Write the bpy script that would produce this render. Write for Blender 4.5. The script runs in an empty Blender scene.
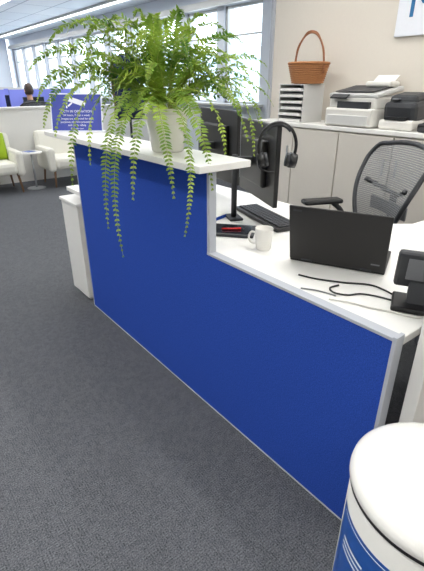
import bpy, bmesh, math, random
from math import sin, cos, pi, radians
from mathutils import Vector, Matrix
random.seed(23)
S = bpy.context.scene
COL = S.collection
try:
    S.view_settings.view_transform = 'Standard'
except Exception:
    pass

# ------------------------------------------------------------ materials
def lin(c):
    return tuple(((x/255.)/12.92 if x/255. <= .04045 else ((x/255.+.055)/1.055)**2.4) for x in c)+(1.,)

def mat(name, rgb, rough=.5, metal=0., noise=0., nscale=40., bump=0., bscale=200., spec=.5, emit=0.):
    m = bpy.data.materials.new(name); m.use_nodes = True
    nt = m.node_tree; b = nt.nodes['Principled BSDF']
    b.inputs['Base Color'].default_value = lin(rgb)
    b.inputs['Roughness'].default_value = rough
    b.inputs['Metallic'].default_value = metal
    b.inputs['Specular IOR Level'].default_value = spec
    if emit:
        b.inputs['Emission Color'].default_value = lin(rgb)
        b.inputs['Emission Strength'].default_value = emit
    tc = nt.nodes.new('ShaderNodeTexCoord')
    n = nt.nodes.new('ShaderNodeTexNoise'); n.inputs['Scale'].default_value = nscale
    n.inputs['Detail'].default_value = 3
    nt.links.new(tc.outputs['Object'], n.inputs['Vector'])
    mx = nt.nodes.new('ShaderNodeMix'); mx.data_type = 'RGBA'
    a = max(noise, .02)
    l = lin(rgb)
    mx.inputs['A'].default_value = tuple(x*(1-a) for x in l[:3])+(1,)
    mx.inputs['B'].default_value = tuple(min(1, x*(1+a)) for x in l[:3])+(1,)
    nt.links.new(n.outputs['Fac'], mx.inputs['Factor'])
    nt.links.new(mx.outputs['Result'], b.inputs['Base Color'])
    if bump:
        n2 = nt.nodes.new('ShaderNodeTexNoise'); n2.inputs['Scale'].default_value = bscale
        nt.links.new(tc.outputs['Object'], n2.inputs['Vector'])
        bp = nt.nodes.new('ShaderNodeBump'); bp.inputs['Strength'].default_value = bump
        bp.inputs['Distance'].default_value = .002
        nt.links.new(n2.outputs['Fac'], bp.inputs['Height'])
        nt.links.new(bp.outputs['Normal'], b.inputs['Normal'])
    return m

M = {}
M['blue'] = mat('blue_fabric', (44, 76, 164), .95, noise=.7, nscale=260, bump=.9, bscale=360, spec=.1)
M['white'] = mat('white_laminate', (228, 227, 223), .4)
M['whitewall'] = mat('cream_wall_paint', (222, 215, 204), .8, noise=.02, bump=.1, bscale=300, spec=.2)
M['plaster'] = mat('white_plaster', (228, 232, 236), .8, noise=.02)
M['cab'] = mat('cabinet_white', (204, 199, 190), .5)
M['alu'] = mat('aluminium', (185, 188, 192), .35, .8)
M['trim'] = mat('grey_trim', (176, 180, 188), .4)
M['black'] = mat('black_plastic', (18, 18, 20), .4)
M['lap'] = mat('laptop_black', (24, 22, 22), .5, noise=.05)
M['dgrey'] = mat('dark_grey_plastic', (46, 48, 52), .5)
M['grey'] = mat('grey_plastic', (112, 114, 118), .5)
M['lgrey'] = mat('light_grey_plastic', (196, 196, 194), .45)
M['offw'] = mat('offwhite_plastic', (216, 214, 208), .35)
M['binw'] = mat('white_enamel', (226, 225, 220), .18)
M['paper'] = mat('paper', (235, 234, 230), .8)
M['wick'] = mat('wicker', (170, 114, 70), .7, noise=.35, nscale=120, bump=.5, bscale=300)
M['wickd'] = mat('wicker_handle', (140, 88, 54), .6, noise=.3, nscale=90)
M['ceram'] = mat('ceramic_white', (230, 228, 222), .2)
M['soil'] = mat('soil', (50, 36, 26), .9, noise=.4)
M['signb'] = mat('sign_blue', (52, 66, 156), .35)
M['textw'] = mat('sign_white', (235, 238, 245), .5)
M['red'] = mat('red_plastic', (205, 30, 30), .4)
M['lip'] = mat('lip_skin', (180, 110, 100), .5)
M['lblue'] = mat('label_blue', (25, 84, 166), .35)
M['logo'] = mat('logo_blue', (42, 110, 160), .4)
M['div'] = mat('divider_purple_blue', (122, 130, 212), .85, noise=.08, nscale=300)
M['cream'] = mat('cream_upholstery', (228, 226, 216), .75, noise=.04, nscale=200)
M['green'] = mat('green_cushion_fabric', (150, 178, 30), .8, noise=.1, nscale=300)
M['wood'] = mat('wood_leg', (120, 88, 60), .5, noise=.2)
M['skin'] = mat('skin', (206, 160, 134), .55)
M['hair'] = mat('dark_hair', (58, 46, 40), .7, noise=.4, nscale=150)
M['shirt'] = mat('black_shirt', (30, 32, 40), .85, noise=.1)
M['trous'] = mat('navy_trousers', (34, 38, 52), .85)
M['navy'] = mat('navy_coat', (34, 46, 78), .85, noise=.15)
M['brown'] = mat('brown_coat', (92, 70, 54), .85, noise=.15)
M['screen'] = mat('dark_screen', (20, 24, 34), .15)
M['keys'] = mat('key_caps', (46, 48, 54), .5)
M['stem'] = mat('fern_stem', (150, 160, 60), .6)
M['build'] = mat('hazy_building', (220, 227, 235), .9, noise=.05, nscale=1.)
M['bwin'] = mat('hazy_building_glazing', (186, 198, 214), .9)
M['wframe'] = mat('window_wall_paint', (214, 220, 228), .6)

def meshmat():
    m = mat('chair_mesh', (112, 114, 116), .6)
    nt = m.node_tree; b = nt.nodes['Principled BSDF']
    tc = nt.nodes.new('ShaderNodeTexCoord')
    w = nt.nodes.new('ShaderNodeTexWave'); w.inputs['Scale'].default_value = 28; w.bands_direction = 'Z'
    nt.links.new(tc.outputs['Object'], w.inputs['Vector'])
    r = nt.nodes.new('ShaderNodeMapRange')
    r.inputs['To Min'].default_value = .45; r.inputs['To Max'].default_value = .95
    nt.links.new(w.outputs['Fac'], r.inputs['Value'])
    nt.links.new(r.outputs['Result'], b.inputs['Alpha'])
    return m
M['mesh'] = meshmat()

def leafmat():
    m = bpy.data.materials.new('fern_leaf'); m.use_nodes = True
    nt = m.node_tree; b = nt.nodes['Principled BSDF']
    tc = nt.nodes.new('ShaderNodeTexCoord')
    n = nt.nodes.new('ShaderNodeTexNoise'); n.inputs['Scale'].default_value = 8; n.inputs['Detail'].default_value = 4
    nt.links.new(tc.outputs['Object'], n.inputs['Vector'])
    cr = nt.nodes.new('ShaderNodeValToRGB')
    cr.color_ramp.elements[0].position = .36; cr.color_ramp.elements[0].color = lin((76, 120, 38))
    cr.color_ramp.elements[1].position = .66; cr.color_ramp.elements[1].color = lin((172, 198, 78))
    nt.links.new(n.outputs['Fac'], cr.inputs['Fac'])
    nt.links.new(cr.outputs['Color'], b.inputs['Base Color'])
    b.inputs['Roughness'].default_value = .5
    t = nt.nodes.new('ShaderNodeBsdfTranslucent')
    nt.links.new(cr.outputs['Color'], t.inputs['Color'])
    mx = nt.nodes.new('ShaderNodeMixShader'); mx.inputs[0].default_value = .4
    nt.links.new(b.outputs[0], mx.inputs[1]); nt.links.new(t.outputs[0], mx.inputs[2])
    nt.links.new(mx.outputs[0], nt.nodes['Material Output'].inputs[0])
    return m
M['leaf'] = leafmat()

def glassmat():
    m = bpy.data.materials.new('window_glass'); m.use_nodes = True
    nt = m.node_tree; nt.nodes.remove(nt.nodes['Principled BSDF'])
    tr = nt.nodes.new('ShaderNodeBsdfTransparent'); tr.inputs[0].default_value = (.97, .99, 1, 1)
    gl = nt.nodes.new('ShaderNodeBsdfGlossy'); gl.inputs['Roughness'].default_value = .05
    mx = nt.nodes.new('ShaderNodeMixShader'); mx.inputs[0].default_value = .04
    nt.links.new(tr.outputs[0], mx.inputs[1]); nt.links.new(gl.outputs[0], mx.inputs[2])
    nt.links.new(mx.outputs[0], nt.nodes['Material Output'].inputs[0])
    return m
M['glass'] = glassmat()

def carpetmat():
    m = bpy.data.materials.new('carpet_weave'); m.use_nodes = True
    nt = m.node_tree; b = nt.nodes['Principled BSDF']; L = nt.links
    def N(t): return nt.nodes.new(t)
    def math_(op, a=None, bb=None):
        n = N('ShaderNodeMath'); n.operation = op
        for i, x in enumerate((a, bb)):
            if x is None: continue
            if isinstance(x, (int, float)): n.inputs[i].default_value = x
            else: L.new(x, n.inputs[i])
        return n.outputs[0]
    tc = N('ShaderNodeTexCoord')
    sep = N('ShaderNodeSeparateXYZ'); L.new(tc.outputs['Object'], sep.inputs[0])
    sn = N('ShaderNodeVectorMath'); sn.operation = 'SNAP'
    L.new(tc.outputs['Object'], sn.inputs[0]); sn.inputs[1].default_value = (.018, .018, 1)
    wn = N('ShaderNodeTexWhiteNoise'); L.new(sn.outputs[0], wn.inputs['Vector'])
    sel = math_('GREATER_THAN', wn.outputs['Value'], .5)
    fx = math_('SINE', math_('MULTIPLY', sep.outputs[0], 2*pi/.009))
    fy = math_('SINE', math_('MULTIPLY', sep.outputs[1], 2*pi/.009))
    mixf = N('ShaderNodeMix'); L.new(sel, mixf.inputs['Factor']); L.new(fx, mixf.inputs['A']); L.new(fy, mixf.inputs['B'])
    s1 = math_('MULTIPLY', mixf.outputs['Result'], .10)
    no = N('ShaderNodeTexNoise'); no.inputs['Scale'].default_value = 190; no.inputs['Detail'].default_value = 3
    L.new(tc.outputs['Object'], no.inputs['Vector'])
    s2 = math_('MULTIPLY', math_('SUBTRACT', no.outputs['Fac'], .5), 2.2)
    s3 = math_('MULTIPLY', math_('SUBTRACT', wn.outputs['Value'], .5), .16)
    tot = math_('ADD', math_('ADD', math_('ADD', s1, s2), s3), .5)
    cr = N('ShaderNodeValToRGB')
    cr.color_ramp.elements[0].position = .05; cr.color_ramp.elements[0].color = lin((54, 56, 60))
    cr.color_ramp.elements[1].position = .95; cr.color_ramp.elements[1].color = lin((112, 114, 119))
    L.new(tot, cr.inputs[0]); L.new(cr.outputs[0], b.inputs['Base Color'])
    b.inputs['Roughness'].default_value = .95; b.inputs['Specular IOR Level'].default_value = .15
    bp = N('ShaderNodeBump'); bp.inputs['Strength'].default_value = .3; bp.inputs['Distance'].default_value = .003
    L.new(tot, bp.inputs['Height']); L.new(bp.outputs[0], b.inputs['Normal'])
    return m
M['carpet'] = carpetmat()

def ceilmat():
    m = bpy.data.materials.new('ceiling_tiles'); m.use_nodes = True
    nt = m.node_tree; b = nt.nodes['Principled BSDF']
    tc = nt.nodes.new('ShaderNodeTexCoord')
    br = nt.nodes.new('ShaderNodeTexBrick')
    br.offset = 0; br.inputs['Scale'].default_value = 1.; br.inputs['Mortar Size'].default_value = .012
    br.inputs['Brick Width'].default_value = .6; br.inputs['Row Height'].default_value = 1.2
    br.inputs['Color1'].default_value = lin((236, 243, 248)); br.inputs['Color2'].default_value = lin((228, 238, 245))
    br.inputs['Mortar'].default_value = lin((170, 182, 194))
    nt.links.new(tc.outputs['Object'], br.inputs['Vector'])
    nt.links.new(br.outputs['Color'], b.inputs['Base Color'])
    b.inputs['Roughness'].default_value = .8
    return m
M['ceil'] = ceilmat()

# ------------------------------------------------------------ geometry helpers
def E(name, loc=(0, 0, 0), rz=0.):
    e = bpy.data.objects.new(name, None); e.empty_display_size = .1
    e.location = loc; e.rotation_euler = (0, 0, rz)
    COL.objects.link(e); return e

def add(name, me, m, parent=None, smooth=False):
    o = bpy.data.objects.new(name, me)
    if m is not None: me.materials.append(m)
    COL.objects.link(o)
    if parent: o.parent = parent
    if smooth:
        for p in me.polygons: p.use_smooth = True
    return o

def bm_box(bm, c, s, rot=None):
    r = bmesh.ops.create_cube(bm, size=1)
    mt = Matrix.Translation(c)
    if rot: 
        from mathutils import Euler
        mt = mt @ Euler(rot).to_matrix().to_4x4()
    mt = mt @ Matrix.Diagonal((s[0], s[1], s[2], 1))
    bmesh.ops.transform(bm, matrix=mt, verts=r['verts'])

def boxes(name, lst, m, parent=None, bev=0.002):
    bm = bmesh.new()
    for it in lst:
        bm_box(bm, it[0], it[1], it[2] if len(it) > 2 else None)
    me = bpy.data.meshes.new(name); bm.to_mesh(me); bm.free()
    o = add(name, me, m, parent)
    if bev:
        md = o.modifiers.new('bevel', 'BEVEL'); md.width = bev; md.segments = 2; md.limit_method = 'ANGLE'
    return o

def box(parent, name, c, s, m, bev=.003, rot=None):
    return boxes(name, [(c, s, rot)], m, parent, bev)

def b2(parent, name, lo, hi, m, bev=.003):
    return box(parent, name, tuple((a+b)/2 for a, b in zip(lo, hi)), tuple(b-a for a, b in zip(lo, hi)), m, bev)

def lathe(parent, name, prof, m, loc=(0, 0, 0), seg=48, sy=1.):
    bm = bmesh.new(); rings = []
    for r, z in prof:
        if r < 1e-5: rings.append([bm.verts.new((loc[0], loc[1], loc[2]+z))])
        else: rings.append([bm.verts.new((loc[0]+r*cos(2*pi*i/seg), loc[1]+sy*r*sin(2*pi*i/seg), loc[2]+z)) for i in range(seg)])
    for a, b in zip(rings[:-1], rings[1:]):
        for i in range(seg):
            j = (i+1) % seg
            if len(a) == 1 and len(b) == 1: continue
            if len(a) == 1: bm.faces.new((a[0], b[j], b[i]))
            elif len(b) == 1: bm.faces.new((a[i], a[j], b[0]))
            else: bm.faces.new((a[i], a[j], b[j], b[i]))
    bmesh.ops.recalc_face_normals(bm, faces=bm.faces)
    me = bpy.data.meshes.new(name); bm.to_mesh(me); bm.free()
    o = add(name, me, m, parent, True)
    md = o.modifiers.new('es', 'EDGE_SPLIT'); md.split_angle = radians(50)
    return o

def tube(parent, name, pts, r, m, cyclic=False, smooth=True, radii=None):
    """sweeps a circle along a (Catmull-Rom smoothed) path into a mesh"""
    P = [Vector(p) for p in pts]
    R = radii or [r]*len(P)
    if smooth and len(P) > 2:
        Q = []; RR = []
        n = len(P); segs = n if cyclic else n-1
        for i in range(segs):
            if cyclic: p0, p1, p2, p3 = P[i-1], P[i], P[(i+1) % n], P[(i+2) % n]
            else: p0, p1, p2, p3 = P[max(i-1, 0)], P[i], P[i+1], P[min(i+2, n-1)]
            for k in range(6):
                t = k/6
                Q.append(.5*((2*p1)+(p2-p0)*t+(2*p0-5*p1+4*p2-p3)*t*t+(3*p1-p0-3*p2+p3)*t**3))
                RR.append(R[i]*(1-t)+R[(i+1) % n]*t)
        if not cyclic: Q.append(P[-1]); RR.append(R[-1])
        P, R = Q, RR
    bm = bmesh.new(); rings = []; n = len(P); K = 10
    up = None
    for i in range(n):
        if cyclic: d = P[(i+1) % n]-P[i-1]
        else: d = P[min(i+1, n-1)]-P[max(i-1, 0)]
        d.normalize()
        if up is None:
            up = Vector((0, 0, 1)) if abs(d.z) < .9 else Vector((1, 0, 0))
        a = d.cross(up).normalized(); b = a.cross(d).normalized(); up = b
        rings.append([bm.verts.new(P[i]+R[i]*(cos(2*pi*k/K)*a+sin(2*pi*k/K)*b)) for k in range(K)])
    rng = range(n) if cyclic else range(n-1)
    for i in rng:
        A, B = rings[i], rings[(i+1) % n]
        for k in range(K):
            bm.faces.new((A[k], A[(k+1) % K], B[(k+1) % K], B[k]))
    if not cyclic:
        bm.faces.new(rings[0]); bm.faces.new(rings[-1])
    bmesh.ops.recalc_face_normals(bm, faces=bm.faces)
    me = bpy.data.meshes.new(name); bm.to_mesh(me); bm.free()
    return add(name, me, m, parent, True)

def cyl(parent, name, p0, p1, r, m, r1=None):
    return tube(parent, name, [p0, p1], r, m, smooth=False, radii=[r, r if r1 is None else r1])

def text(parent, name, s, size, mtx, m, ext=.001, align='LEFT'):
    cu = bpy.data.curves.new(name, 'FONT'); cu.body = s; cu.size = size; cu.extrude = ext; cu.align_x = align
    cu.materials.append(m)
    o = bpy.data.objects.new(name, cu); COL.objects.link(o); o.parent = parent
    o.matrix_local = mtx
    return o

def basis(x, y, o):
    x = Vector(x).normalized(); y = Vector(y); z = x.cross(y).normalized(); y = z.cross(x)
    return Matrix(((x.x, y.x, z.x, o[0]), (x.y, y.y, z.y, o[1]), (x.z, y.z, z.z, o[2]), (0, 0, 0, 1)))

# ------------------------------------------------------------ room shell
CZ = 2.75
boxes('floor', [((.4, 7.6, -.05), (9, 19.4, .1))], M['carpet'], None, 0)
boxes('ceiling', [((.4, 7.6, CZ+.05), (9, 19.4, .1))], M['ceil'], None, 0)
WX = 4.8
wl = [((WX+.1, 7.6, .55), (.2, 19.4, 1.1)), ((WX+.1, 7.6, 2.6), (.2, 19.4, .3)),
      ((WX+.1, 1.45, 1.78), (.2, 7.1, 1.36)), ((WX+.1, 17.1, 1.78), (.2, .4, 1.36))]
for k in range(12):
    wl.append(((WX+.1, 5.0+k+.91, 1.78), (.2, .18, 1.36)))
boxes('wall_right', wl, M['wframe'], None, 0)
boxes('wall_back', [((.4, 17.25, CZ/2), (8.6, .1, CZ))], M['plaster'], None, 0)
boxes('wall_left', [((-4.05, 7.6, CZ/2), (.1, 19.4, CZ))], M['plaster'], None, 0)
boxes('wall_front', [((.4, -2.05, CZ/2), (8.8, .1, CZ))], M['whitewall'], None, 0)
boxes('wall_reception', [((3.4+.69, .685, CZ/2), (1.38, 5.37, CZ))], M['whitewall'], None, 0)
for k in range(12):
    y0 = 5.0+k; e = E('window_%d' % (k+1), (WX+.06, y0+.41, 1.78))
    boxes('frame', [((0, -.39, 0), (.05, .04, 1.34)), ((0, .39, 0), (.05, .04, 1.34)), ((0, 0, .65), (.05, .82, .04)), ((0, 0, -.65), (.05, .82, .04)), ((.0, 0, .28), (.04, .78, .025))], M['lgrey'], e, 0)
    boxes('glass', [((0.01, 0, 0), (.006, .78, 1.3))], M['glass'], e, 0)
boxes('trim_sill', [((WX-.1, 11., 1.11), (.24, 12.2, .03))], M['lgrey'], None)
boxes('trim_blind_rail', [((WX-.06, 11., 2.5), (.1, 12.2, .09))], M['lgrey'], None)
boxes('trim_wall_corner', [((3.395, 3.38, CZ/2), (.03, .04, CZ))], M['trim'], None)
boxes('baseboard_reception', [((3.39, .685, .04), (.02, 5.37, .08))], M['lgrey'], None)

# ceiling lamps: long linear luminaires
def luminaire(x, y0, y1, pw):
    e = E('linear_ceiling_lamp', (x, (y0+y1)/2, CZ))
    boxes('housing', [((-.065, 0, -.02), (.02, y1-y0, .05)), ((.065, 0, -.02), (.02, y1-y0, .05)), ((0, (y1-y0)/2, -.02), (.15, .02, .05)), ((0, -(y1-y0)/2, -.02), (.15, .02, .05))], M['lgrey'], e, 0)
    l = bpy.data.lights.new('tube_light', 'AREA'); l.shape = 'RECTANGLE'; l.size = .11; l.size_y = y1-y0-.05
    l.energy = pw; l.color = (1., .98, .95)
    o = bpy.data.objects.new('tube_light', l); COL.objects.link(o); o.parent = e; o.location = (0, 0, -.012)
for x in (-2.4, -.3, 1.8):
    luminaire(x, -1.6, 4.2, 86)
for x in (-2.4, .0, 2.6):
    luminaire(x, 5.2, 16.4, 165)
luminaire(4.2, 5.2, 16.4, 90)
luminaire(2.85, -1.2, 3.2, 30)

# ------------------------------------------------------------ reception desk
PX = .985; YS = 1.285; YL = 2.58; YR = .465
D = E('reception_desk')
bm = bmesh.new()
pr = [(YR, .006), (YL, .006), (YL, 1.11), (YS, 1.11), (YS, .775), (YR, .775)]
va = [bm.verts.new((PX, y, z)) for y, z in pr]; vb = [bm.verts.new((PX+.03, y, z)) for y, z in pr]
bm.faces.new(va); bm.faces.new(vb[::-1])
for i in range(6):
    j = (i+1) % 6; bm.faces.new((va[i], vb[i], vb[j], va[j]))
bmesh.ops.recalc_face_normals(bm, faces=bm.faces)
me = bpy.data.meshes.new('fabric_panel'); bm.to_mesh(me); bm.free()
add('fabric_panel', me, M['blue'], D)
boxes('panel_trim', [((PX+.015, (YR+YL)/2, .004), (.032, YL-YR+.01, .008)),
                     ((PX+.014, YR-.005, .395), (.040, .012, .79)),
                     ((PX+.015, YL+.004, .56), (.034, .010, 1.1)),
                     ((PX+.014, (YR+YS)/2, .780), (.036, YS-YR, .010)),
                     ((PX+.015, YS-.007, .945), (.034, .016, .335))], M['trim'], D, .001)
# L-shaped desktop
bm = bmesh.new()
pr = [(1.016, .46), (2.4, .46), (2.4, .98), (2.05, 1.0), (1.90, 1.12), (1.86, 1.4), (1.86, 2.9), (1.016, 2.9)]
va = [bm.verts.new((x, y, .745)) for x, y in pr]; vb = [bm.verts.new((x, y, .772)) for x, y in pr]
bm.faces.new(va[::-1]); bm.faces.new(vb)
for i in range(len(pr)):
    j = (i+1) % len(pr); bm.faces.new((va[i], va[j], vb[j], vb[i]))
me = bpy.data.meshes.new('desktop'); bm.to_mesh(me); bm.free()
o = add('desktop', me, M['white'], D)
md = o.modifiers.new('b', 'BEVEL'); md.width = .003; md.segments = 2; md.limit_method = 'ANGLE'
b2(D, 'ledge_top', (.90, 1.22, 1.114), (1.145, 2.82, 1.14), M['white'], .003)
b2(D, 'ledge_support_back', (1.03, 1.5, .772), (1.05, 2.58, 1.114), M['white'])
b2(D, 'ledge_support_end', (1.02, 2.595, .0), (1.14, 2.615, 1.114), M['white'])
boxes('legs', [((1.75, .55, .3725), (.06, .06, .745)), ((2.32, .55, .3725), (.06, .06, .745)), ((1.75, 2.8, .3725), (.06, .06, .745)), ((2.32, .93, .3725), (.06, .06, .745))], M['alu'], D)
b2(D, 'cable_tray', (1.03, .6, .6), (1.15, 2.5, .62), M['dgrey'])
DZ = .772

PD = E('storage_pedestal')
b2(PD, 'body', (.985, 2.675, .02), (1.45, 2.95, .68), M['white'], .004)
b2(PD, 'plinth', (1.0, 2.69, 0), (1.44, 2.94, .02), M['lgrey'])
b2(PD, 'top', (.975, 2.665, .68), (1.46, 2.96, .70), M['white'], .004)
boxes('door_handle', [((1.3, 2.955, .6), (.1, .012, .012))], M['alu'], PD)

SC = E('white_divider_screen')
b2(SC, 'panel', (1.035, .385, .02), (2.5, .425, 1.38), M['white'], .004)
b2(SC, 'frame_top', (1.03, .38, 1.38), (2.505, .43, 1.4), M['trim'])
b2(SC, 'foot', (1.2, .34, 0), (1.25, .45, .02), M['trim'])
b2(SC, 'foot_b', (2.4, .34, 0), (2.45, .45, .02), M['trim'])

# ------------------------------------------------------------ pedal bin
B = E('pedal_bin', (.750, .195, 0))
R = .174
lathe(B, 'body', [(0, .02), (R-.01, .02), (R, .03), (R, .628), (R-.004, .633)], M['binw'], seg=96)
lathe(B, 'base_ring', [(0, 0), (R+.004, 0), (R+.006, .012), (R+.004, .03), (R, .034)], M['black'], seg=96)
lathe(B, 'seam_ring', [(R-.006, .631), (R+.003, .632), (R+.003, .641), (R-.006, .642)], M['black'], seg=96)
lathe(B, 'lid', [(R-.006, .641), (R+.004, .642), (R+.006, .648), (R+.004, .658), (R-.004, .667), (R-.018, .676), (R*.7, .690), (R*.4, .702), (0, .707)], M['binw'], seg=96)
def patch(parent, name, a0, a1, z0, z1, r, m, n=40):
    bm = bmesh.new(); A = []; Bv = []
    for i in range(n+1):
        a = radians(a0+(a1-a0)*i/n)
        A.append(bm.verts.new((r*cos(a), r*sin(a), z0))); Bv.append(bm.verts.new((r*cos(a), r*sin(a), z1)))
    for i in range(n): bm.faces.new((A[i], A[i+1], Bv[i+1], Bv[i]))
    me = bpy.data.meshes.new(name); bm.to_mesh(me); bm.free()
    return add(name, me, m, parent, True)
patch(B, 'label', 128, 214, .14, .565, R+.0008, M['lblue'])
for i, (a0, a1, z0, z1) in enumerate([(134, 208, .553, .556), (176, 204, .455, .515), (140, 165, .49, .497), (140, 168, .475, .481), (140, 160, .46, .466), (150, 208, .40, .412), (150, 200, .37, .38), (150, 195, .2, .3)]):
    patch(B, 'label_text_%d' % i, a0, a1, z0, z1, R+.0014, M['textw'])
patch(B, 'label_text_icon', 181, 199, .465, .505, R+.002, M['lblue'])
lathe(B, 'red_button', [(0, .0), (.005, .0), (.005, .003), (0, .004)], M['red'], loc=(-.135, -.055, .683), seg=16)
box(B, 'pedal', (-.19, -.0, .02), (.07, .06, .012), M['black'])
box(B, 'hinge', (.178, 0, .63), (.02, .08, .05), M['black'])

# ------------------------------------------------------------ laptop
def laptop():
    a = Vector((1.205, 1.045, 0)); b = Vector((1.360, .723, 0)); mid = (a+b)/2
    e = E('laptop_computer', (mid.x, mid.y, DZ), math.atan2((b-a).y, (b-a).x))
    w = .352
    box(e, 'base', (0, .12, .010), (w, .235, .016), M['lap'], .004)
    boxes('keys', [((-.15+.0215*i, .06+.02*j, .0195), (.018, .016, .003)) for i in range(15) for j in range(5)], M['keys'], e, 0)
    box(e, 'touchpad', (0, .2, .0185), (.1, .055, .001), M['dgrey'], 0)
    tilt = radians(16)
    box(e, 'lid', (0, -.116*sin(tilt), .013+.116*cos(tilt)), (w, .008, .232), M['lap'], .003, rot=(tilt, 0, 0))
    box(e, 'screen', (0, -.116*sin(tilt)+.0045*cos(tilt)+.0004, .013+.116*cos(tilt)+.0045*sin(tilt)), (w-.03, .001, .2), M['screen'], 0, rot=(tilt, 0, 0))
    cyl(e, 'hinge_a', (-.13, 0, .016), (-.09, 0, .016), .007, M['dgrey'])
    cyl(e, 'hinge_b', (.09, 0, .016), (.13, 0, .016), .007, M['dgrey'])
    box(e, 'badge', (.14, -.03*sin(tilt)-.0042, .03*cos(tilt)+.013), (.03, .001, .006), M['grey'], 0, rot=(tilt, 0, 0))
    box(e, 'badge_b', (-.145, -.215*sin(tilt)-.0042, .215*cos(tilt)+.013), (.03, .001, .007), M['dgrey'], 0, rot=(tilt, 0, 0))
laptop()

# ------------------------------------------------------------ mug
G = E('coffee_mug', (1.215, 1.20, DZ))
lathe(G, 'cup', [(0, .0), (.028, 0), (.031, .004), (.038, .09), (.037, .092), (.035, .09), (.029, .008), (0, .006)], M['ceram'], seg=40)
tube(G, 'handle', [(-.022, .026, .07), (-.035, .040, .072), (-.042, .046, .05), (-.035, .040, .028), (-.02, .024, .024)], .0045, M['ceram'])

# ------------------------------------------------------------ keyboard
K = E('computer_keyboard', (1.535, 1.51, DZ), radians(75))
box(K, 'case', (0, 0, .010), (.45, .14, .018), M['black'], .005)
boxes('keys', [((-.2+.0235*i, -.05+.022*j, .0215), (.019, .018, .006)) for i in range(18) for j in range(5)], M['keys'], K, 0)

T = E('desk_tablet', (1.25, 1.46, DZ), radians(-50))
box(T, 'slab', (0, 0, .008), (.24, .16, .014), M['dgrey'], .005)
box(T, 'display', (0, 0, .0155), (.2, .13, .001), M['screen'], 0)
PN = E('red_pen', (1.25, 1.44, DZ+.021), radians(-35))
cyl(PN, 'barrel', (-.05, 0, 0), (.04, 0, 0), .0045, M['red'])
cyl(PN, 'tip', (.04, 0, 0), (.055, 0, 0), .0045, M['black'], .001)
N1 = E('notebook', (1.27, 1.76, DZ), radians(15))
box(N1, 'cover', (0, 0, .008), (.2, .26, .014), M['blue'], .002)
box(N1, 'pages', (0, 0, .017), (.19, .25, .004), M['paper'], 0)
MS = E('computer_mouse', (1.68, 1.12, DZ))
lathe(MS, 'shell', [(0, 0), (.03, 0), (.032, .01), (.025, .025), (.012, .032), (0, .034)], M['black'], seg=24, sy=1.6)

# ------------------------------------------------------------ monitors
def monitor(p, q, zb, zt, name='computer_monitor'):
    p = Vector(p+(0,)); q = Vector(q+(0,)); mid = (p+q)/2; w = (q-p).length
    e = E(name, (mid.x, mid.y, DZ), math.atan2((q-p).y, (q-p).x))
    zb -= DZ; zt -= DZ; zc = (zb+zt)/2; h = zt-zb
    box(e, 'panel', (0, 0, zc), (w, .022, h), M['black'], .004)
    box(e, 'rear_housing', (0, .022, zc), (w*.6, .03, h*.6), M['black'], .01)
    box(e, 'screen', (0, -.0115, zc), (w-.02, .001, h-.02), M['screen'], 0)
    box(e, 'arm', (0, .075, zc), (.04, .1, .04), M['dgrey'], .006)
    cyl(e, 'stand_post', (0, .12, .005), (0, .12, zc+.03), .015, M['dgrey'])
    box(e, 'stand_foot', (0, .12, .006), (.11, .07, .012), M['dgrey'], .004)
    return e
monitor((1.425, 1.345), (1.62, 1.80), .88, 1.24)
monitor((1.64, 1.85), (1.745, 2.33), .87, 1.27)

# headset hanging over monitor corner
Hs = E('headset', (1.41, 1.34, 1.145), math.atan2(-.617, .787))
arc = [(.085*cos(radians(a))*.95+.0, .0, .012+.095*sin(radians(a))) for a in range(-30, 216, 15)]
tube(Hs, 'headband', arc, .007, M['black'])
tube(Hs, 'headband_pad', [(x*.93, y, z*.93+.001) for x, y, z in arc[5:13]], .008, M['dgrey'])
for sgn, nm in ((1, 'earcup_r'), (-1, 'earcup_l')):
    cyl(Hs, nm, (sgn*.055, 0, -.045), (sgn*.085, 0, -.05), .034, M['black'], .03)
    cyl(Hs, nm+'_pad', (sgn*.04, 0, -.042), (sgn*.055, 0, -.045), .03, M['dgrey'])
tube(Hs, 'microphone', [(-.08, -.01, -.06), (-.075, -.05, -.075), (-.04, -.07, -.085), (-.02, -.07, -.085)], .003, M['black'])

# ------------------------------------------------------------ desk phone (camera sees its rear)
Ph = E('desk_telephone', (1.225, .525, DZ), radians(-62))
box(Ph, 'foot', (-.02, .0, .010), (.12, .12, .018), M['black'], .006)
box(Ph, 'stand', (-.01, .0, .045), (.06, .025, .08), M['dgrey'], .005, rot=(radians(-15), 0, 0))
box(Ph, 'body', (.0, -.005, .125), (.17, .028, .135), M['dgrey'], .01, rot=(radians(22), 0, 0))
box(Ph, 'label_plate', (0.005, -.021, .130), (.12, .004, .085), M['grey'], .002, rot=(radians(22), 0, 0))
box(Ph, 'keypad', (0.02, .012, .118), (.11, .004, .1), M['keys'], .002, rot=(radians(22), 0, 0))
box(Ph, 'handset', (.06, .03, .128), (.045, .035, .16), M['black'], .012, rot=(radians(22), 0, 0))
def cable(name, pts, r, m): return tube(None, name, [(x, y, DZ+.004+dz) for x, y, dz in pts], r, m)
cable('power_cable', [(1.12, .92, 0), (1.14, .86, 0), (1.19, .78, 0), (1.25, .70, 0), (1.235, .60, 0)], .003, M['black'])
cable('power_cable', [(1.20, .60, 0), (1.185, .65, 0), (1.16, .69, 0), (1.12, .71, 0), (1.10, .75, 0), (1.12, .78, 0), (1.16, .775, 0)], .003, M['black'])
cable('network_cable', [(1.05, .73, 0), (1.08, .68, 0), (1.10, .62, 0), (1.13, .56, 0), (1.15, .50, 0), (1.19, .475, 0)], .0028, M['offw'])
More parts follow.
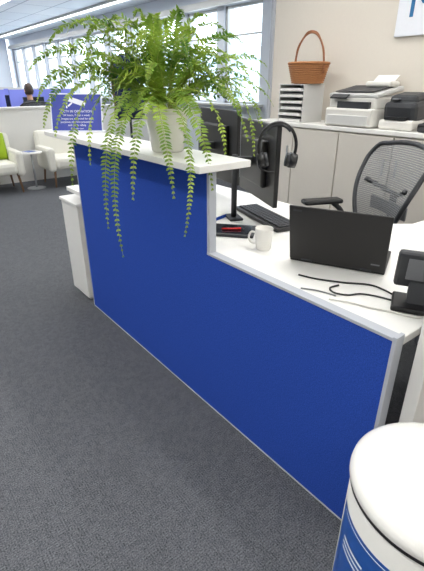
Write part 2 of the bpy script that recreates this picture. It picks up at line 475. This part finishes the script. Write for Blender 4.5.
cable('network_cable', [(1.04, .84, 0), (1.07, .79, 0), (1.085, .73, 0)], .0025, M['grey'])

# ------------------------------------------------------------ office chair
def build_chair(name, loc, rz, k=1.):
    e = E(name, loc, rz)   # local +x is forward
    for i in range(5):
        a = 2*pi*i/5+.3
        tube(e, 'base_leg_%d' % i, [(.03*cos(a), .03*sin(a), .11), (.16*cos(a), .16*sin(a), .095), (.3*cos(a), .3*sin(a), .07)], .02, M['dgrey'], radii=[.026, .02, .015])
        cx, cy = .3*cos(a), .3*sin(a)
        cyl(e, 'caster_%d' % i, (cx-.02*sin(a), cy+.02*cos(a), .03), (cx+.02*sin(a), cy-.02*cos(a), .03), .03, M['black'])
    cyl(e, 'gas_lift', (0, 0, .1), (0, 0, .40), .025, M['black'])
    box(e, 'mechanism', (-.03, 0, .41), (.24, .16, .05), M['dgrey'], .015)
    nx, ny = 16, 14
    def seat(u, v):
        x = -.22+.46*u; w = .23+.03*sin(pi*u)-.02*(u > .9)
        y = w*(2*v-1)
        z = .462-.018*(1-(2*v-1)**2)-.05*max(0, (u-.75)/.25)**2
        return (x, y, z)
    def surf(nm, f, m, th):
        bm = bmesh.new(); g = [[bm.verts.new(f(i/nx, j/ny)) for j in range(ny+1)] for i in range(nx+1)]
        for i in range(nx):
            for j in range(ny): bm.faces.new((g[i][j], g[i+1][j], g[i+1][j+1], g[i][j+1]))
        bmesh.ops.recalc_face_normals(bm, faces=bm.faces)
        me = bpy.data.meshes.new(nm); bm.to_mesh(me); bm.free(); o = add(nm, me, m, e, True)
        if th:
            md = o.modifiers.new('s', 'SOLIDIFY'); md.thickness = th
    surf('seat', seat, M['mesh'], .008)
    N_ = 8
    lp = [seat(0, j/N_) for j in range(N_+1)]+[seat(i/N_, 1) for i in range(1, N_)]+[seat(1, 1-j/N_) for j in range(N_+1)]+[seat(1-i/N_, 0) for i in range(1, N_)]
    tube(e, 'seat_frame', lp, .016, M['dgrey'], True)
    def back(u, v):
        z = .55+.54*u
        w = (.15+.13*sin(pi*min(1, u*1.0+.0)*.62)) if u < .9 else (.15+.13*sin(pi*.9*.62))-.4*(u-.9)
        y = w*(2*v-1)
        x = -.24-.13*u+.05*sin(pi*u)+.05*(2*v-1)**2-.03
        z -= .03*(2*v-1)**2*u
        return (x, y, z)
    surf('back', back, M['mesh'], 0)
    lp = [back(0, j/N_) for j in range(N_+1)]+[back(i/N_, 1) for i in range(1, N_)]+[back(1, 1-j/N_) for j in range(N_+1)]+[back(1-i/N_, 0) for i in range(1, N_)]
    tube(e, 'back_frame', lp, .014, M['dgrey'], True)
    tube(e, 'back_spine', [(-.1, 0, .4), (-.27, 0, .42), (-.33, 0, .55), (-.34, 0, .8)], .022, M['dgrey'])
    tube(e, 'back_yoke', [(-.26, -.2, .86), (-.35, 0, .80), (-.26, .2, .86)], .014, M['dgrey'])
    box(e, 'lumbar_pad', (-.31, 0, .72), (.015, .36, .08), M['grey'], .007)
    for s in (-1, 1):
        tube(e, 'arm_post_%s' % ('l' if s > 0 else 'r'), [(-.3, s*.16, .50), (-.24, s*.27, .52), (-.16, s*.29, .64), (-.1, s*.285, .69)], .017, M['dgrey'])
        box(e, 'arm_pad_%s' % ('l' if s > 0 else 'r'), (-.02, s*.285, .705), (.27, .09, .032), M['black'], .015)
    return e
build_chair('office_chair', (2.14, 1.485, 0), math.atan2(.42, -.90))

# ------------------------------------------------------------ wall cabinets
CB = E('storage_cabinet')
b2(CB, 'carcass', (2.97, -.2, .06), (3.40, 3.1, 1.07), M['cab'], 0)
b2(CB, 'top', (2.945, -.22, 1.07), (3.40, 3.12, 1.10), M['white'], .003)
b2(CB, 'plinth', (3.0, -.18, 0), (3.38, 3.08, .06), M['dgrey'], 0)
ys = [3.1-.47*i for i in range(8)]
boxes('doors', [((2.96, (ys[i]+ys[i+1])/2, .565), (.02, .460, .985)) for i in range(7)], M['cab'], CB, .003)
boxes('handles', [((2.944, ys[i]-.47+.05 if i % 2 == 0 else ys[i]-.05, .85), (.012, .014, .12)) for i in range(7)], M['alu'], CB, .003)

# paper tray organiser
TR = E('paper_tray_organiser', (3.12, 2.72, 1.10))
tl = [((0, -.135, .15), (.26, .006, .30)), ((0, .135, .15), (.26, .006, .30)), ((.127, 0, .15), (.006, .27, .30))]
for i in range(7): tl.append(((0, 0, .004+.0485*i), (.26, .27, .006)))
boxes('trays', tl, M['lgrey'], TR, .001)
pl = []
for i in range(6):
    pl.append(((-.012+.012*random.uniform(-1, 1), .01*random.uniform(-1, 1), .016+.0485*i), (.255, .22+.02*random.random(), .018)))
boxes('paper_stacks', pl, M['paper'], TR, 0)
boxes('folders', [((.0, 0, .031+.0485*i), (.22, .23, .010)) for i in range(0, 6, 2)], M['grey'], TR, 0)

# wicker basket
BK = E('wicker_basket', (3.12, 2.665, 1.40))
lathe(BK, 'body', [(0, .0), (.115, 0), (.125, .01), (.165, .15), (.16, .152), (.12, .014), (0, .008)], M['wick'], seg=48, sy=.95)
for i in range(9):
    z = .012+.0155*i; r = .1285+.0365*(z-.01)/.13
    tube(BK, 'weave_%d' % i, [((r+.003*(k % 2))*cos(2*pi*k/24), .95*(r+.003*(k % 2))*sin(2*pi*k/24), z) for k in range(24)], .0075, M['wick'], True)
tube(BK, 'rim', [(.17*cos(2*pi*k/20), .95*.17*sin(2*pi*k/20), .155) for k in range(20)], .011, M['wick'], True)
tube(BK, 'handle', [(0, .158, .08), (0, .155, .16), (0, .13, .27), (0, .075, .35), (0, 0, .38), (0, -.075, .35), (0, -.13, .27), (0, -.155, .16), (0, -.158, .08)], .008, M['wickd'])
tube(BK, 'handle_twist', [(.006*cos(k*1.3), .150*cos(pi*k/16), .16+.23*sin(pi*k/16)) for k in range(17)], .006, M['wickd'])

# document printer
PRN = E('office_printer', (3.16, 2.12, 1.10))
box(PRN, 'base', (0, 0, .07), (.38, .42, .13), M['offw'], .015)
box(PRN, 'mid_body', (.02, 0, .17), (.34, .42, .1), M['offw'], .02)
box(PRN, 'output_slot', (-.165, -.03, .155), (.03, .28, .05), M['dgrey'], .003)
box(PRN, 'paper_drawer', (-.192, 0, .05), (.012, .36, .07), M['lgrey'], .004)
box(PRN, 'scanner_lid', (.02, 0, .245), (.35, .43, .035), M['lgrey'], .012, rot=(0, radians(-9), 0))
box(PRN, 'glass_cover', (-.01, -.0, .268), (.26, .34, .006), M['dgrey'], .003, rot=(0, radians(-9), 0))
box(PRN, 'document_feeder', (.10, -.08, .30), (.13, .22, .04), M['offw'], .015)
box(PRN, 'feeder_sheet', (.13, -.08, .33), (.11, .18, .004), M['paper'], 0, rot=(0, radians(-35), 0))
box(PRN, 'control_panel', (-.17, .1, .215), (.05, .15, .012), M['dgrey'], .003, rot=(0, radians(-30), 0))
PP = E('compact_printer', (3.12, 1.74, 1.10))
box(PP, 'base', (0, 0, .035), (.24, .26, .07), M['offw'], .02)
box(PP, 'shell', (.02, 0, .13), (.22, .25, .14), M['dgrey'], .035, rot=(0, radians(-8), 0))
box(PP, 'top_dome', (.03, 0, .205), (.18, .21, .07), M['dgrey'], .03, rot=(0, radians(-8), 0))
box(PP, 'output_slot', (-.108, 0, .08), (.03, .17, .02), M['black'], .003)
box(PP, 'indicator', (-.07, .04, .205), (.03, .05, .01), M['grey'], .002)
LB = E('card_reader_box', (3.10, 1.47, 1.10))
box(LB, 'case', (0, 0, .03), (.2, .2, .055), M['black'], .012)
box(LB, 'top_plate', (-.01, 0, .060), (.15, .15, .008), M['dgrey'], .004)
box(LB, 'front_lip', (-.1, 0, .02), (.02, .16, .03), M['dgrey'], .004)

# wall sign
WS = E('company_wall_sign', (3.385, 1.62, 2.03))
box(WS, 'board', (0, 0, 0), (.02, .92, .62), M['textw'], .003)
text(WS, 'lettering', 'MEDIA', .28, basis((0, -1, 0), (0, 0, 1), (-.011, .38, -.19)), M['logo'], .002)

# ------------------------------------------------------------ cctv sign on the ledge
def cctv():
    a = Vector((.93, 2.70)); b = Vector((1.14, 2.54)); m_ = (a+b)/2; d = b-a
    e = E('security_notice_sign', (m_.x, m_.y, 1.14), math.atan2(d.y, d.x))
    t = radians(-14); w = .305; h = .215
    up = Vector((0, sin(-t), cos(t))); nrm = Vector((0, -cos(t), sin(-t)))
    c = up*(h/2)+Vector((0, 0, .002))
    box(e, 'acrylic', tuple(c), (w, .006, h), M['textw'], .001, rot=(t, 0, 0))
    box(e, 'poster', tuple(c+nrm*.0035), (w-.014, .001, h-.014), M['signb'], 0, rot=(t, 0, 0))
    box(e, 'foot', (0, .03, .003), (w, .07, .005), M['textw'], .001)
    def T(s, size, x, hh, al='CENTER'):
        p = up*hh+nrm*.0045+Vector((x, 0, .002))
        text(e, 'text_line', s, size, basis((1, 0, 0), up, p), M['textw'], .0003, al)
    T('CCTV IN OPERATION', .019, 0, .108)
    T('24 hours, 7 days a week', .016, 0, .088)
    T('Images are recorded for the', .016, 0, .068)
    T('purposes of crime prevention', .016, 0, .050)
    T('and public safety', .016, 0, .032)
    T('Reception team', .012, 0, .014)
    def Bx(nm, x, hh, sx, sz, r=0):
        p = up*hh+nrm*.0045+Vector((x, 0, .002))
        mm = Matrix.Translation(p) @ basis((1, 0, 0), up, (0, 0, 0)) @ Matrix.Rotation(r, 4, 'Z')
        bm = bmesh.new(); r_ = bmesh.ops.create_cube(bm, size=1)
        bmesh.ops.transform(bm, matrix=mm @ Matrix.Diagonal((sx, sz, .001, 1)), verts=r_['verts'])
        me = bpy.data.meshes.new(nm); bm.to_mesh(me); bm.free(); add(nm, me, M['textw'], e)
    Bx('pictogram_body', 0, .170, .085, .028, radians(-18))
    Bx('pictogram_lens', .045, .155, .018, .02, radians(-18))
    Bx('pictogram_mount', -.035, .152, .03, .009, radians(40))
    Bx('pictogram_wall', -.055, .147, .008, .03)
cctv()

# ------------------------------------------------------------ fern
def fern():
    e = E('potted_fern', (1.03, 1.62, 1.14))
    lathe(e, 'pot', [(0, .004), (.062, 0), (.068, .004), (.09, .15), (.096, .152), (.096, .17), (.09, .172), (.085, .15), (0, .148)], M['ceram'], seg=48)
    lathe(e, 'soil', [(0, .155), (.085, .15)], M['soil'], seg=32)
    Lv = Vector((-.787, .617, 0)); Fv = Vector((-.617, -.787, 0))
    bl = bmesh.new(); bs = bmesh.new()
    def frond(P0, P1, P2, P3, wid=.034):
        length = 0; pts = []
        est = (P1-P0).length+(P2-P1).length+(P3-P2).length
        n = max(24, int(est/.0135))
        for i in range(n+1):
            t = i/n
            pts.append((1-t)**3*P0+3*(1-t)**2*t*P1+3*(1-t)*t*t*P2+t**3*P3)
        for i in range(n): length += (pts[i+1]-pts[i]).length
        step = length/n
        roll = random.uniform(-.6, .6)
        prev = None
        for i in range(n+1):
            d = (pts[min(i+1, n)]-pts[max(i-1, 0)]).normalized()
            ref = Vector((0, 0, 1)) if abs(d.z) < .93 else Fv
            a = d.cross(ref).normalized()
            if prev is not None and a.dot(prev) < 0: a = -a
            if prev is not None: a = (a*.4+prev*.6).normalized()
            prev = a
            up = a.cross(d).normalized()
            aa = (a*cos(roll)+up*sin(roll)).normalized(); nn = aa.cross(d)
            r = .0018*(1-.6*i/n)
            ring = [bs.verts.new(pts[i]+r*(cos(q*2.094)*a+sin(q*2.094)*up)) for q in range(3)]
            if i:
                for q in range(3): bs.faces.new((lastring[q], lastring[(q+1) % 3], ring[(q+1) % 3], ring[q]))
            lastring = ring
            t = i/n
            if t < .10: continue
            wl = wid*min(1, (t-.04)/.25)*(1-max(0, (t-.5)/.5)**1.6*.85)
            for s in (-1, 1):
                L = wl*random.uniform(.75, 1.15)
                base = pts[i]+d*random.uniform(-.2, .2)*step
                out = (aa*s+d*.3+nn*random.uniform(-.45, .35)).normalized()
                wd = d*(step*.44)
                v = [base, base+out*L*.22-wd, base+out*L*.7-wd*.85, base+out*L+d*.003, base+out*L*.7+wd*.85, base+out*L*.22+wd]
                bl.faces.new([bl.verts.new(x) for x in v])
    def fr(L, F, z, arch=.12, wid=.034):
        tip = Lv*L+Fv*F+Vector((0, 0, z-1.14))
        hor = Vector((tip.x, tip.y, 0)); hn = hor.normalized() if hor.length > .01 else Vector((0, 0, 0))
        sd = Vector((-hn.y, hn.x, 0))*random.uniform(-.08, .08)
        P0 = hn*.03+Vector((0, 0, .165))
        top = max(.165, tip.z)+arch
        P1 = hn*(.25*hor.length)+sd+Vector((0, 0, .165+(top-.165)*.8))
        P2 = hor*.82+sd*.5+Vector((0, 0, top+.02))
        if tip.z < .05:
            k = random.uniform(.55, 1.1)
            P2 = hor*(1.0+.12*k)-sd*1.3+Vector((0, 0, top-.06*k))
            if tip.z > -.15: P2 = hor*.95+sd*.4+Vector((0, 0, top))
        frond(P0, P1, P2, tip, wid)
    # (left, front, tip height, arch)
    spec = [(.165, .32, .78, .14), (.225, .27, .88, .18), (-.09, .43, .90, .12), (-.055, .42, 1.04, .08), (.38, .16, 1.03, .18),
            (.54, .0, 1.45, .12), (.47, -.08, 1.55, .10), (.36, .05, 1.57, .07), (.50, .08, 1.34, .16), (.42, .16, 1.22, .18),
            (.10, .36, 1.02, .12), (-.19, .34, 1.05, .12), (.28, .22, 1.12, .16),
            (-.24, .22, 1.16, .12), (-.33, .15, 1.20, .14), (-.38, .05, 1.26, .14), (-.38, -.05, 1.36, .12), (-.33, .1, 1.42, .09),
            (-.26, 0, 1.54, .06), (-.18, .05, 1.61, .04), (-.08, -.02, 1.64, .03), (.02, .05, 1.62, .03), (.11, 0, 1.63, .03), (.20, .05, 1.60, .04),
            (.28, -.08, 1.61, .05), (.30, .2, 1.42, .09), (.15, .25, 1.36, .10), (-.15, .25, 1.30, .10), (-.26, .15, 1.46, .08),
            (.08, .15, 1.52, .06), (-.05, .18, 1.48, .06), (-.36, .12, 1.14, .18), (.50, .05, 1.24, .2),
            (-.40, .0, 1.24, .16), (.40, -.05, 1.48, .12), (.22, .1, 1.54, .08), (.0, .1, 1.58, .05), (-.14, .1, 1.55, .06), (.14, .12, 1.56, .06)]
    for s in spec:
        fr(*s[:3], arch=s[3]+random.uniform(0, .03), wid=random.uniform(.030, .040))
    for i in range(44):
        a = random.uniform(0, 2*pi); r = random.uniform(.16, .44)
        L = r*cos(a)*1.1+.02; F = r*sin(a)*.75
        fr(L, F, random.uniform(1.26, 1.56), arch=random.uniform(.05, .14), wid=random.uniform(.028, .038))
    me = bpy.data.meshes.new('leaves'); bl.to_mesh(me); bl.free(); add('leaves', me, M['leaf'], e)
    me = bpy.data.meshes.new('stems'); bs.to_mesh(me); bs.free(); add('stems', me, M['stem'], e)
fern()

# ------------------------------------------------------------ lounge area
boxes('trim_low_partition', [((1.0, 7.26, .53), (6.4, .12, 1.06)), ((1.0, 7.26, 1.075), (6.44, .16, .03))], M['white'], None)
def armchair(loc, cushion):
    e = E('lounge_armchair', loc)
    box(e, 'seat', (0, -.03, .34), (.5, .58, .16), M['cream'], .05)
    box(e, 'back', (0, .27, .52), (.66, .14, .5), M['cream'], .055, rot=(radians(-8), 0, 0))
    for s in (-1, 1):
        box(e, 'arm_%d' % (s+1), (s*.29, -.01, .40), (.11, .6, .34), M['cream'], .045)
        for t in (-1, 1):
            cyl(e, 'leg_%d_%d' % (s+1, t+1), (s*.25, t*.22, .27), (s*.28, t*.25, 0), .018, M['wood'], .012)
    if cushion:
        bm = bmesh.new(); n = 12
        for sg in (-1, 1):
            g = [[bm.verts.new(((i/n-.5)*.40, sg*.06*(1-(2*i/n-1)**4)*(1-(2*j/n-1)**4)**.7, (j/n-.5)*.36)) for j in range(n+1)] for i in range(n+1)]
            for i in range(n):
                for j in range(n): bm.faces.new((g[i][j], g[i+1][j], g[i+1][j+1], g[i][j+1]))
        bmesh.ops.remove_doubles(bm, verts=bm.verts, dist=1e-5); bmesh.ops.recalc_face_normals(bm, faces=bm.faces)
        me = bpy.data.meshes.new('throw_cushion'); bm.to_mesh(me); bm.free(); c = add('throw_cushion', me, M['green'], e, True)
        c.location = (.04, .11, .60); c.rotation_euler = (radians(-15), 0, 0)
armchair((1.37, 6.72, 0), True)
armchair((2.40, 6.72, 0), False)
ST = E('side_table', (1.88, 6.62, 0))
lathe(ST, 'top', [(0, .50), (.15, .50), (.155, .508), (.15, .518), (0, .518)], M['white'])
cyl(ST, 'column', (0, 0, .01), (0, 0, .5), .014, M['alu'])
lathe(ST, 'foot', [(0, 0), (.13, 0), (.13, .008), (.02, .016), (0, .016)], M['alu'])
BR = E('brochure', (1.86, 6.62, .519), .4)
box(BR, 'pages', (0, 0, .003), (.12, .16, .006), M['paper'], 0)
box(BR, 'cover', (0, 0, .0065), (.12, .16, .001), M['lblue'], 0)

# ------------------------------------------------------------ open-plan office beyond
def workstation(x, y, w=1.5):
    e = E('office_desk', (x, y, 0))
    box(e, 'top', (0, .0, .735), (w, .75, .03), M['white'], .003)
    boxes('legs', [((sx*(w/2-.05), sy*.3, .36), (.05, .05, .72)) for sx in (-1, 1) for sy in (-1, 1)], M['alu'], e)
    box(e, 'divider', (0, .40, .93), (w, .04, .72), M['div'], .005)
    box(e, 'divider_cap', (0, .40, 1.30), (w, .05, .02), M['lgrey'], .003)
    for i, sx in enumerate((-.3, .3)):
        box(e, 'monitor_%d' % i, (sx, .2, 1.0), (.46, .03, .28), M['dgrey'], .005)
        box(e, 'monitor_screen_%d' % i, (sx, .184, 1.0), (.44, .001, .26), M['screen'], 0)
        box(e, 'monitor_neck_%d' % i, (sx, .23, .82), (.05, .02, .14), M['dgrey'], .003)
        box(e, 'monitor_foot_%d' % i, (sx, .23, .755), (.2, .16, .01), M['dgrey'], .003)
for row in (10.5, 12.7, 14.9):
    for x in (-1.2, .4, 2.0, 3.6):
        workstation(x, row)
build_chair('office_chair', (2.85, 9.50, 0), radians(90))

# person seated at a workstation, seen from behind
def person():
    e = E('seated_person', (2.88, 9.54, 0), radians(8))
    def skin(name, verts, edges, radii, m, sub=2, root=0):
        me = bpy.data.meshes.new(name); me.from_pydata(verts, edges, [])
        o = add(name, me, m, e)
        md = o.modifiers.new('skin', 'SKIN'); md.use_smooth_shade = True
        for i, r in enumerate(radii):
            sv = me.skin_vertices[0].data[i]; sv.radius = r if isinstance(r, tuple) else (r, r)
            sv.use_root = (i == root)
        md = o.modifiers.new('sub', 'SUBSURF'); md.levels = sub; md.render_levels = sub
        return o
    V = [(0, -.02, .56), (0, -.04, .70), (0, -.03, .86), (0, -.01, .99), (0, 0, 1.07), (0, .01, 1.12),
         (-.13, -.01, 1.02), (-.19, 0, 1.0), (-.23, .08, .80), (-.20, .30, .80),
         (.13, -.01, 1.02), (.19, 0, 1.0), (.23, .08, .80), (.20, .30, .80)]
    Ed = [(0, 1), (1, 2), (2, 3), (3, 4), (4, 5), (3, 6), (6, 7), (7, 8), (8, 9), (3, 10), (10, 11), (11, 12), (12, 13)]
    skin('torso_and_sleeves', V, Ed, [(.16, .12), (.145, .11), (.16, .115), (.15, .10), (.075, .07), (.06, .06), .075, .065, .05, .035, .075, .065, .05, .035], M['shirt'])
    V = [(0, -.02, .55), (-.1, 0, .54), (-.13, .40, .54), (-.13, .42, .12), (.1, 0, .54), (.13, .40, .54), (.13, .42, .12)]
    skin('trousers', V, [(0, 1), (1, 2), (2, 3), (0, 4), (4, 5), (5, 6)], [.12, .11, .075, .05, .11, .075, .05], M['trous'])
    for s in (-1, 1):
        skin('shoe_%d' % (s+1), [(s*.13, .40, .05), (s*.13, .50, .04), (s*.13, .60, .035)], [(0, 1), (1, 2)], [.045, .042, .03], M['black'])
        hx = s*.195
        skin('hand_%d' % (s+1), [(s*.20, .29, .80), (hx, .34, .80), (hx, .39, .795)], [(0, 1), (1, 2)], [.026, (.034, .018), (.036, .014)], M['skin'], 1)
        for k, (dx, ln) in enumerate(((-.028, .06), (-.010, .072), (.009, .068), (.026, .052))):
            skin('finger_%d_%d' % (s+1, k), [(hx+dx, .39, .795), (hx+dx, .39+ln*.5, .795), (hx+dx, .39+ln, .775)], [(0, 1), (1, 2)], [.009, .0085, .007], M['skin'], 1)
        skin('thumb_%d' % (s+1), [(hx-s*.025, .35, .798), (hx-s*.05, .38, .79), (hx-s*.055, .405, .78)], [(0, 1), (1, 2)], [.012, .010, .008], M['skin'], 1)
    cyl(e, 'neck', (0, .0, 1.08), (0, .015, 1.20), .055, M['skin'], .052)
    bm = bmesh.new(); bmesh.ops.create_uvsphere(bm, u_segments=24, v_segments=18, radius=1)
    for v in bm.verts:
        x, y, z = v.co
        sx = .076*(1-.22*max(0, -z)); sy = .098*(1-.12*max(0, -z))
        v.co = (x*sx, y*sy+.02*(max(0, -z)), z*.118)
        if y > .9 and -.25 < z < .15: v.co.y += .018
    for v in bm.verts: v.co += Vector((0, .02, 1.285))
    me = bpy.data.meshes.new('head'); bm.to_mesh(me); bm.free(); add('head', me, M['skin'], e, True)
    box(e, 'nose', (0, .125, 1.275), (.022, .03, .04), M['skin'], .009)
    box(e, 'mouth', (0, .112, 1.235), (.045, .012, .01), M['lip'], .004)
    for s in (-1, 1):
        lathe(e, 'ear_%d' % (s+1), [(0, -.03), (.012, -.022), (.016, 0), (.012, .022), (0, .03)], M['skin'], loc=(s*.076, .015, 1.28), seg=12)
        lathe(e, 'eye_%d' % (s+1), [(0, -.011), (.011, 0), (0, .011)], M['textw'], loc=(s*.03, .105, 1.29), seg=12)
    bm = bmesh.new(); bmesh.ops.create_uvsphere(bm, u_segments=24, v_segments=18, radius=1)
    dl = [v for v in bm.verts if (v.co.y > .35 and v.co.z < .45) or v.co.z < -.75]
    bmesh.ops.delete(bm, geom=dl, context='VERTS')
    for v in bm.verts:
        v.co = Vector((v.co.x*.084, v.co.y*.108, v.co.z*.127))*(1+.03*math.sin(v.co.x*37+v.co.z*23))+Vector((0, .01, 1.292))
    me = bpy.data.meshes.new('hair'); bm.to_mesh(me); bm.free(); o = add('hair', me, M['hair'], e, True)
    md = o.modifiers.new('s', 'SOLIDIFY'); md.thickness = .012
person()

# coat stand with jackets near the windows
CS = E('coat_stand', (3.35, 6.3, 0))
cyl(CS, 'pole', (0, 0, .02), (0, 0, 1.86), .018, M['dgrey'])
lathe(CS, 'foot', [(0, 0), (.19, 0), (.19, .012), (.03, .03), (0, .03)], M['dgrey'])
for i in range(4):
    a = i*pi/2+.5
    tube(CS, 'hook_%d' % i, [(0, 0, 1.74), (.08*cos(a), .08*sin(a), 1.74), (.12*cos(a), .12*sin(a), 1.80)], .008, M['dgrey'])
for i, (a, mm) in enumerate(((3.6, 'navy'), (5.0, 'navy'), (2.2, 'brown'))):
    cx, cy = .11*cos(a), .11*sin(a)
    bm = bmesh.new(); rings = []
    prof = [(.03, 1.78), (.09, 1.72), (.15, 1.62), (.16, 1.4), (.15, 1.1), (.17, .92), (.12, .92)]
    for r, z in prof:
        rings.append([bm.verts.new((cx+r*(1+.14*sin(5*q*2*pi/30+z*3))*cos(q*2*pi/30)*.9, cy+r*.7*(1+.14*sin(4*q*2*pi/30+z*4))*sin(q*2*pi/30), z)) for q in range(30)])
    for A, Bq in zip(rings[:-1], rings[1:]):
        for q in range(30): bm.faces.new((A[q], A[(q+1) % 30], Bq[(q+1) % 30], Bq[q]))
    bmesh.ops.recalc_face_normals(bm, faces=bm.faces)
    me = bpy.data.meshes.new('jacket_%d' % i); bm.to_mesh(me); bm.free(); add('jacket_%d' % i, me, M[mm], CS, True)

# hazy city buildings outside the windows
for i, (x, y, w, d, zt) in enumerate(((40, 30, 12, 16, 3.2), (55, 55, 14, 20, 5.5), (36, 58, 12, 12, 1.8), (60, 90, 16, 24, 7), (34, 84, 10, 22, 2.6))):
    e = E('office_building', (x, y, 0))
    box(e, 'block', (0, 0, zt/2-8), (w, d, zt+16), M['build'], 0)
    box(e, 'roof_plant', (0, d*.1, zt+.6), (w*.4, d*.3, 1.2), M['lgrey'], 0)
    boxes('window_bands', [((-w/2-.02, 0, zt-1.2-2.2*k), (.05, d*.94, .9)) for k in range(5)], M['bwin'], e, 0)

# ------------------------------------------------------------ world + camera
w = bpy.data.worlds.new('sky'); S.world = w; w.use_nodes = True
nt = w.node_tree; bg = nt.nodes['Background']
tc = nt.nodes.new('ShaderNodeTexCoord'); sp = nt.nodes.new('ShaderNodeSeparateXYZ')
nt.links.new(tc.outputs['Generated'], sp.inputs[0])
cr = nt.nodes.new('ShaderNodeValToRGB')
cr.color_ramp.elements[0].position = 0.; cr.color_ramp.elements[0].color = lin((232, 240, 248))
cr.color_ramp.elements[1].position = .6; cr.color_ramp.elements[1].color = lin((200, 222, 246))
nt.links.new(sp.outputs[2], cr.inputs[0]); nt.links.new(cr.outputs[0], bg.inputs[0])
bg.inputs[1].default_value = 4.4

cam = bpy.data.cameras.new('camera'); co = bpy.data.objects.new('camera', cam); COL.objects.link(co)
cam.sensor_fit = 'VERTICAL'; cam.sensor_height = 24; cam.lens = 24*427/571
cam.clip_start = .02; cam.clip_end = 300
co.location = (0, 0, 1.4)
co.rotation_euler = (radians(90-25.26), 0, radians(-38.1))
S.camera = co
